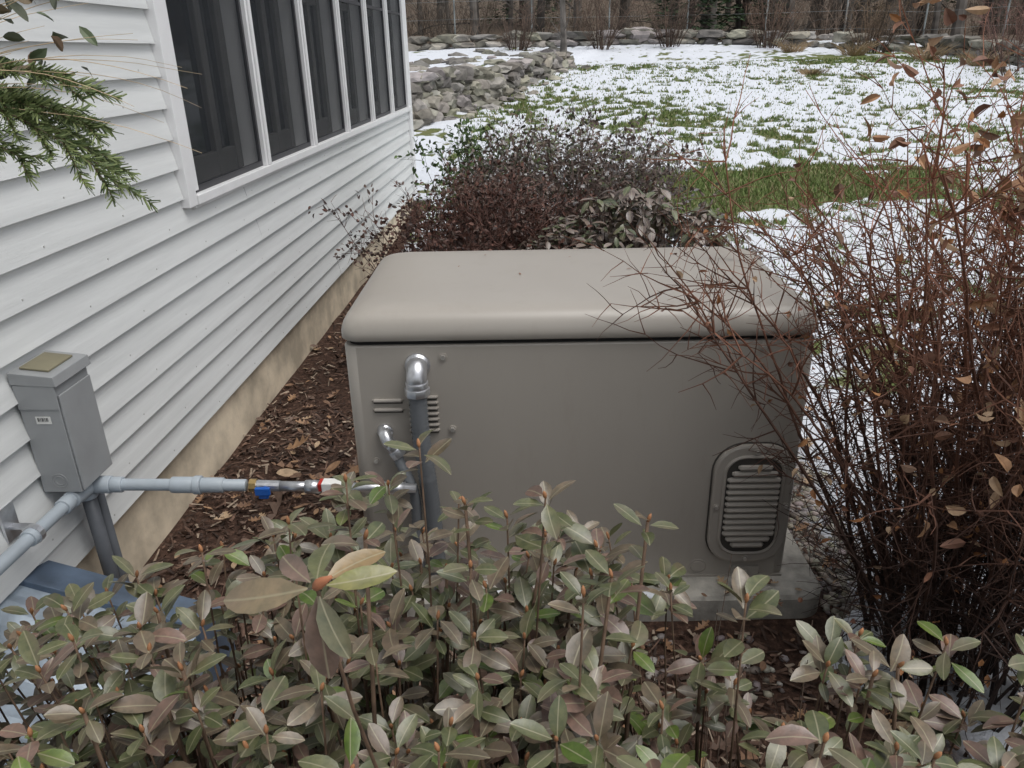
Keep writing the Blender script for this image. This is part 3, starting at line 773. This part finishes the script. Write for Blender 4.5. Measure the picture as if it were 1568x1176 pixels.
for _ in range(420): litter(U(-1.0,1.2),U(0.9,1.75),U(0.03,0.07))
for _ in range(80): litter(U(0.85,1.4),U(1.5,3.2),U(0.04,0.09))
for _ in range(120): litter(U(-1.1,1.0),U(4.2,6.2),U(0.05,0.09))
for _ in range(22): litter(U(-0.4,0.78),U(1.79,1.86),U(0.02,0.05),0.083)
fl.obj("fallen_leaves",m_dl)
ld=MB()
for (lx,ly) in ((0.28,0.40),(0.47,0.30),(0.8,0.35),(0.62,0.5),(0.36,0.55),(0.95,0.3)):
    sleaf(ld,Vector((lx,ly,GH+0.1025)),Vector((U(-1,1),U(-1,1),0.05)),Z,U(0.008,0.02),U(0.003,0.007),0,0.2,(0.25,0.12,0.07))
ld.obj("lid_debris",m_dl,gen)
def icod(sub):
    bm=bmesh.new(); bmesh.ops.create_icosphere(bm,subdivisions=sub,radius=1); v=[q.co.copy() for q in bm.verts]; f=[tuple(x_.index for x_ in q.verts) for q in bm.faces]; bm.free(); return v,f
I1=icod(1);I2=icod(2)
def rock(mb,c,s,I,rough,col,mi=0,tilt=0.3,rz=None):
    rot=Matrix.Rotation(U(0,6.28) if rz is None else rz,3,'Z')@Matrix.Rotation(U(-tilt,tilt),3,'X'); sd_=U(0,50)
    vs=[]
    for v in I[0]:
        k_=1+rough*noise.noise(v*1.3+Vector((sd_,0,0)))
        bxx=[math.copysign(abs(t_)**0.7,t_) for t_ in v] if rz is not None else v
        q=Vector((bxx[0]*s[0],bxx[1]*s[1],bxx[2]*s[2]))*k_
        vs.append(rot@q+Vector(c))
    mb.add(vs,I[1],col,mi)
pb=MB()
k_=0
while k_<2800:
    xx=U(-0.75,1.12); yy=U(1.5,3.0)
    if inpad(xx,yy): continue
    if xx<0.8 and not(xx<-0.6 and yy<2.0 and R()<0.4) : 
        if not (yy>2.64 and R()<0.3): 
            if not(yy<1.75 and R()<0.12): continue
    k_+=1; s_=U(0.007,0.017)
    g_=U(0.15,0.5); rock(pb,(xx,yy,terr(xx,yy)+s_*0.3),(s_*U(0.9,1.5),s_,s_*0.7),I1,0.4,(g_,g_*U(0.82,0.97),g_*U(0.68,0.9)))
pb.obj("river_pebbles",vcmat("pebble_mat",0.6,0.15,80,cheap=True),smooth=True)
sn=MB()
def snowpatch(cx,cy,rx,ry,hh,sd_,zb_=None):
    K=26; vs=[];fs=[]
    for j in range(9):
        rr_=j/8
        for i in range(K):
            an=2*math.pi*i/K; q=1+0.35*noise.noise(Vector((math.cos(an)*1.5,math.sin(an)*1.5,sd_)))+0.12*noise.noise(Vector((math.cos(an)*5,math.sin(an)*5,sd_)))
            xx=cx+rx*rr_*q*math.cos(an); yy=cy+ry*rr_*q*math.sin(an)
            zz=(terr(xx,yy) if zb_ is None else zb_)+hh*(1-rr_**4)*(0.8+0.5*noise.noise(Vector((xx*9,yy*9,1))))-0.004*rr_
            vs.append((xx,yy,zz))
    for j in range(8):
        for i in range(K): fs.append((j*K+i,(j+1)*K+i,(j+1)*K+(i+1)%K,j*K+(i+1)%K))
    sn.add(vs,fs)
snowpatch(0.93,1.66,0.14,0.20,0.035,1.0); snowpatch(1.3,1.8,0.3,0.42,0.04,2.0); snowpatch(1.08,1.42,0.10,0.12,0.025,3.0); snowpatch(1.35,2.7,0.3,0.55,0.04,4.0)
snowpatch(0.80,1.60,0.08,0.07,0.02,5.0); snowpatch(1.0,2.95,0.16,0.2,0.03,8.0)
snowpatch(0.16,1.825,0.10,0.022,0.010,6.0,0.0845); snowpatch(0.30,1.815,0.05,0.018,0.008,7.0,0.0845); snowpatch(-0.1,1.82,0.06,0.02,0.008,9.0,0.0845)
sn.obj("snow",mat("snow_mat",(0.74,0.77,0.81),0.7,var=0.04,vs=20,bump=0.5,bs=40,bd=0.01),smooth=True)
# ---------------- stone walls ----------------
random.seed(3)
rw=MB()
def stonecol():
    g_=U(0.11,0.40); return (g_,g_*U(0.9,0.98),g_*U(0.74,0.90))
def wallrun(mb,pts_,hfun,size,density,base):
    for (a_,b_) in zip(pts_[:-1],pts_[1:]):
        A=Vector(a_);B=Vector(b_); L_=(B-A).length; nrm=Vector((B.y-A.y,-(B.x-A.x)))/L_; rz=math.atan2(B.y-A.y,B.x-A.x)
        H0=hfun(A); rr_=max(1,int(H0/(size*0.62)))
        for r_i in range(rr_):
            K=int(L_/(size*1.7)*density)
            for i in range(K):
                t=(i+U(0,1))/K; p_=A.lerp(B,t); H_=hfun(p_)
                s_=size*U(0.45,1.3); gz=terr(p_.x+nrm.x*0.4,p_.y+nrm.y*0.4)
                zz=gz+(r_i+0.5)*H_/rr_
                rock(mb,(p_.x+nrm.x*(0.14-0.14*r_i/rr_)+U(-.05,.05),p_.y+nrm.y*(0.14-0.14*r_i/rr_)+U(-.05,.05),zz),(s_*U(0.9,1.7),s_*U(0.7,1.0),s_*U(0.35,0.55)),I2,0.55,stonecol(),tilt=0.15,rz=rz+U(-0.3,0.3))
wallrun(rw,[(-8,11.9),(-2.2,12.0)],lambda p_:0.75,0.19,1.5,0)
wallrun(rw,[(-2.2,12.0),(-1.0,15.5),(0.5,20.0)],lambda p_:0.74-0.055*max(0,(p_.y-12)),0.19,1.6,0)
for _ in range(50):
    t=R(); yy=12.3+7*t; xx=xw(yy)+U(0.1,0.7); s_=U(0.05,0.14)
    rock(rw,(xx,yy,terr(xx,yy)+s_*0.2),(s_*U(1,1.8),s_,s_*0.5),I2,0.7,stonecol())
for _ in range(60):
    yy=U(13,24); xx=xw(yy)-U(0.3,4); s_=U(0.08,0.22); rock(rw,(xx,yy,terr(xx,yy)+s_*0.1),(s_*1.6,s_,s_*0.5),I2,0.7,stonecol())
m_rock=vcmat("fieldstone",0.85,0.35,5,0.6,snowtop=True)
rw.obj("stone_retaining_wall",m_rock,smooth=False)
bw=MB()
wallrun(bw,[(-14,25.6),(0,25.3),(6,24.8),(10.2,22),(10.4,17),(10.6,11)],lambda p_:0.42,0.24,1.3,0)
bw.obj("fieldstone_wall",m_rock,smooth=False)

# ---------------- background woods ----------------
m_bark=vcmat("tree_bark",0.9,0.4,3,cheap=True)
dt=empty("distant_trees",(0,0,0))
def tree(seed,H=14,r=0.15,lim=24):
    random.seed(seed); mb=MB(); c0=mixc((0.045,0.038,0.033),(0.15,0.135,0.12),R())
    P=[Vector((0,0,-0.3))]; d=Vector((U(-.05,.05),U(-.05,.05),1))
    n_=14
    for i in range(n_): d=(d+rvec()*0.05).normalized(); P.append(P[-1]+d*H/n_)
    mb.tube(P,[r*(1-0.85*i/n_)*(1.3 if i==0 else 1) for i in range(n_+1)],7,c0)
    for j in range(lim):
        t=U(0.06,0.97); k_=min(n_-1,int(t*n_)); p_=P[k_].lerp(P[k_+1],t*n_-k_)
        dd=Vector((U(-1,1),U(-1,1),U(0.1,0.8))); L_=(1-t*0.7)*U(0.8,3.0)*(H/14)
        P2,ds2=grow(mb,p_,dd,L_,0.35,r*0.18,0.22,0.03,c0,c0,10)
        for q in range(6):
            k2=random.randint(0,len(P2)-1); P3,d3=grow(mb,P2[k2],ds2[k2]*0.6+rvec(),U(0.3,1.2),0.25,r*0.08,0.25,0.02,c0,(0.13,0.10,0.085),10)
    return mb.obj("tree",m_bark,dt)
protos=[tree(s_,H=U(11,15),r=U(0.10,0.2)) for s_ in (101,102,103,104,105)]
random.seed(77)
for i in range(290):
    yy=26.8+ (i/290)**1.6*58; xx=U(-0.35*yy-4,0.95*yy+4)
    pr=random.choice(protos)
    if i<5: o=protos[i]
    else: o=bpy.data.objects.new("tree_%d"%i,pr.data); COL.objects.link(o); o.parent=dt
    o.location=(xx,yy,terr(xx,yy)); s_=U(0.6,1.2); o.scale=(s_,s_,s_); o.rotation_euler=(0,0,U(0,6.28))
br=MB()
for i in range(170):
    yy=U(26.3,42); xx=U(-0.3*yy-3,0.9*yy); H_=U(0.8,2.4)
    c_=mixc((0.09,0.075,0.06),(0.24,0.18,0.14),R()); z_=terr(xx,yy)
    for j in range(16):
        P,ds=grow(br,(xx+U(-.4,.4),yy+U(-.4,.4),z_),Vector((U(-.6,.6),U(-.6,.6),1)),H_*U(0.6,1),0.2,0.012,0.13,0,c_,c_,2)
        for q in range(3):
            k_=random.randint(1,len(P)-1); grow(br,P[k_],ds[k_]+rvec(),H_*0.35,0.15,0.007,0.2,0,c_,c_,2)
br.obj("understory_brush",m_bark)
wf=MB(); xq=-10.0; pr_=None
while xq<20:
    z_=terr(xq,26.4); wf.tube([(xq,26.4,z_-0.2),(xq,26.4,z_+2.0)],0.025,6,(0.30,0.33,0.33))
    if pr_:
        for hh in (0.3,0.8,1.3,1.8): wf.tube([(pr_[0],26.4,pr_[1]+hh),(xq,26.4,z_+hh)],0.005,3,(0.25,0.27,0.27),cap=False)
    pr_=(xq,z_); xq+=2.4
wf.obj("wire_fence",m_bark)
def bareshrub(x,y,H,rad,c1,ns=26,nm="bare_shrub"):
    tw=MB(); z_=terr(x,y)
    twigshrub(tw,(0,0,0),rad,H,ns,9,3,0.013,(0.09,0.06,0.045),c1,0.13,0.5)
    tw.obj(nm,m_bark,loc=(x,y,z_))
for (x_,y_,H_,rd,c_) in ((1.6,23.8,2.0,0.35,(0.17,0.12,0.09)),(3.6,24.2,1.8,0.45,(0.17,0.12,0.09)),(6.2,23.6,1.5,0.5,(0.22,0.14,0.10)),(8.5,22.2,1.6,0.7,(0.25,0.18,0.12)),(10.2,19,1.6,0.8,(0.26,0.15,0.12)),(10.8,15.5,2.0,1.2,(0.24,0.13,0.11)),(9.6,16.8,1.6,0.9,(0.24,0.13,0.11)),(-0.8,24.2,1.4,0.5,(0.18,0.13,0.1))):
    bareshrub(x_,y_,H_,rd,c_)
random.seed(9); o=bpy.data.objects.new("forked_tree",protos[2].data); COL.objects.link(o); o.location=(0.5,22.5,terr(0.5,22.5)); o.scale=(0.5,0.5,0.5)
og=MB()
for (x_,y_,s_) in ((7.8,21.5,1),(8.8,19.6,1),(6.6,22.6,0.8),(5.6,17.6,0.35),(9.4,18.3,0.9)):
    for _ in range(200):
        an=U(0,6.28); rr_=U(0,0.25); b_=Vector((x_+rr_*math.cos(an),y_+rr_*math.sin(an),terr(x_,y_)))
        grow(og,b_,Vector((math.cos(an)*0.8,math.sin(an)*0.8,1)),U(0.3,0.7)*s_,0.12*s_,0.006,0.10,-0.12,(0.25,0.18,0.10),(0.34,0.25,0.15),1)
og.obj("ornamental_grass",m_bark)
m_ndl=vcmat("needles",0.7,0.3,4,cheap=True)
def conifer(x,y,H,rad,nm,seed):
    random.seed(seed); mb=MB(); z_=terr(x,y); mb.tube([(x,y,z_-0.2),(x,y,z_+H)],[0.14,0.02],7,(0.07,0.05,0.04))
    K=int(H*17)
    for i in range(K):
        t=i/K; zz=z_+0.15+t*(H-0.2); L_=rad*(1-t)**0.8*U(0.75,1.1)+0.1
        for j in range(6):
            an=U(0,6.28); o_=Vector((math.cos(an),math.sin(an),U(-0.25,0.1)))
            s_=Vector((-o_.y,o_.x,0))
            for q in range(7):
                u_=U(0.25,1); b_=Vector((x,y,zz))+o_*L_*u_; d_=(o_+s_*U(-1,1)+Vector((0,0,U(-.4,.2)))).normalized(); l_=U(0.12,0.28); w_=Vector((0,0,1)).cross(d_)*0.035+Vector((0,0,U(-.03,.03)))
                c_=mixc((0.018,0.038,0.016),(0.06,0.10,0.038),u_*R())
                mb.add([b_-w_,b_+w_,b_+d_*l_],[(0,1,2)],c_)
    mb.obj(nm,m_ndl)
conifer(4.6,27.0,4.5,1.6,"evergreen_tree",1); conifer(6.6,28.5,4.0,1.4,"evergreen_tree",2); conifer(15,36,7,2.2,"evergreen_tree",3); conifer(-1,38,8,2.4,"evergreen_tree",4)

# ---------------- hanging evergreen basket ----------------
random.seed(31)
hb=empty("hanging_evergreen_basket",(0,0,0))
bx_=-0.90
bk=MB(); K=20
lay=[(0.02,1.24),(0.09,1.26),(0.135,1.31),(0.155,1.37),(0.16,1.40),(0.15,1.40)]
vs=[];fs=[]
for (r_,z_) in lay:
    for i in range(K): an=2*math.pi*i/K; vs.append((bx_+r_*math.cos(an),0.95+r_*math.sin(an),z_))
for l in range(len(lay)-1):
    for i in range(K): fs.append((l*K+i,l*K+(i+1)%K,(l+1)*K+(i+1)%K,(l+1)*K+i))
fs.append(tuple(range(K))); fs.append(tuple((len(lay)-1)*K+i for i in range(K)))
bk.add(vs,fs)
for an in (0.3,2.4,4.5): bk.tube([(bx_+0.155*math.cos(an),0.95+0.155*math.sin(an),1.40),(bx_,0.95,1.85)],0.0015,5)
bk.tube([(bx_,0.95,1.85),(bx_,0.95,1.93),(bx_-0.06,0.95,1.95),(-1.29,0.95,1.95)],0.005,8); bk.tube([(-1.285,0.95,1.75),(-1.285,0.95,2.0)],0.008,8)
bk.obj("basket",mat("coco_fiber",(0.12,0.08,0.05),0.9,bump=0.6),hb,smooth=True)
nd=MB()
def sprig(b_,d,L_,droop):
    P,ds=grow(nd,b_,d,L_,0.02,0.002,0.04,-droop,(0.12,0.08,0.05),(0.12,0.09,0.05),2,4)
    def needles(P,ds,dens):
        for i in range(len(P)-1):
            for q in range(dens):
                p_=P[i].lerp(P[i+1],R()); s_=ds[i].cross(rvec()).normalized(); dd=(ds[i]*0.8+s_*U(0.5,0.9)).normalized(); l_=U(0.010,0.017)
                w_=dd.cross(rvec()).normalized()*0.0011
                c_=mixc((0.06,0.10,0.035),(0.26,0.31,0.12),R())
                nd.add([p_-w_,p_+w_,p_+dd*l_+w_*0.6,p_+dd*l_-w_*0.6],[(0,1,2,3)],c_)
    needles(P,ds,20)
    for k_ in range(2,len(P)-1):
        side=ds[k_].cross(Vector((0,0,1))).normalized()*(1 if k_%2 else -1)
        P2,d2=grow(nd,P[k_],ds[k_]*0.9+side*0.7,L_*0.34*(1-0.5*k_/len(P)),0.015,0.0012,0.05,-droop*0.6,(0.12,0.08,0.05),(0.12,0.09,0.05),2,3)
        needles(P2,d2,16)
C=Vector((bx_+0.08,0.95,1.48))
for (d,L_,dr) in (((1,0.0,0.45),0.35,0.075),((0.95,0.15,0.22),0.30,0.06),((0.9,0.35,0.35),0.27,0.06),((1.0,0.1,0.35),0.28,0.06),((1.0,-0.15,0.1),0.25,0.05),((0.6,0.8,0.4),0.2,0.06),((0,1,0.4),0.2,0.07),((-0.6,0.5,0.4),0.2,0.07),((0,-1,0.4),0.2,0.07),((0.9,0.05,0.65),0.30,0.08),((-0.8,-0.4,0.5),0.2,0.07)):
    sprig(C,Vector(d),L_,dr)
for _ in range(60):
    d=Vector((U(0.3,1),U(-.8,.8),U(0.2,1.1))); grow(nd,C,d,U(0.22,0.44),0.03,0.0010,0.06,-0.05,(0.40,0.29,0.16),(0.55,0.42,0.27),2,3)
for _ in range(110):
    p_=C+Vector((U(-.05,.24),U(-.12,.12),U(0.03,0.14))); leaf(nd,p_,rvec(),rvec(),U(0.02,0.035),U(0.012,0.018),0.2,0.3,random.choice([(0.07,0.08,0.05),(0.13,0.10,0.06),(0.10,0.13,0.07),(0.2,0.13,0.08)]))
nd.obj("evergreen_sprigs",vcmat("sprig_mat",0.55,0.2,50,cheap=True),hb)
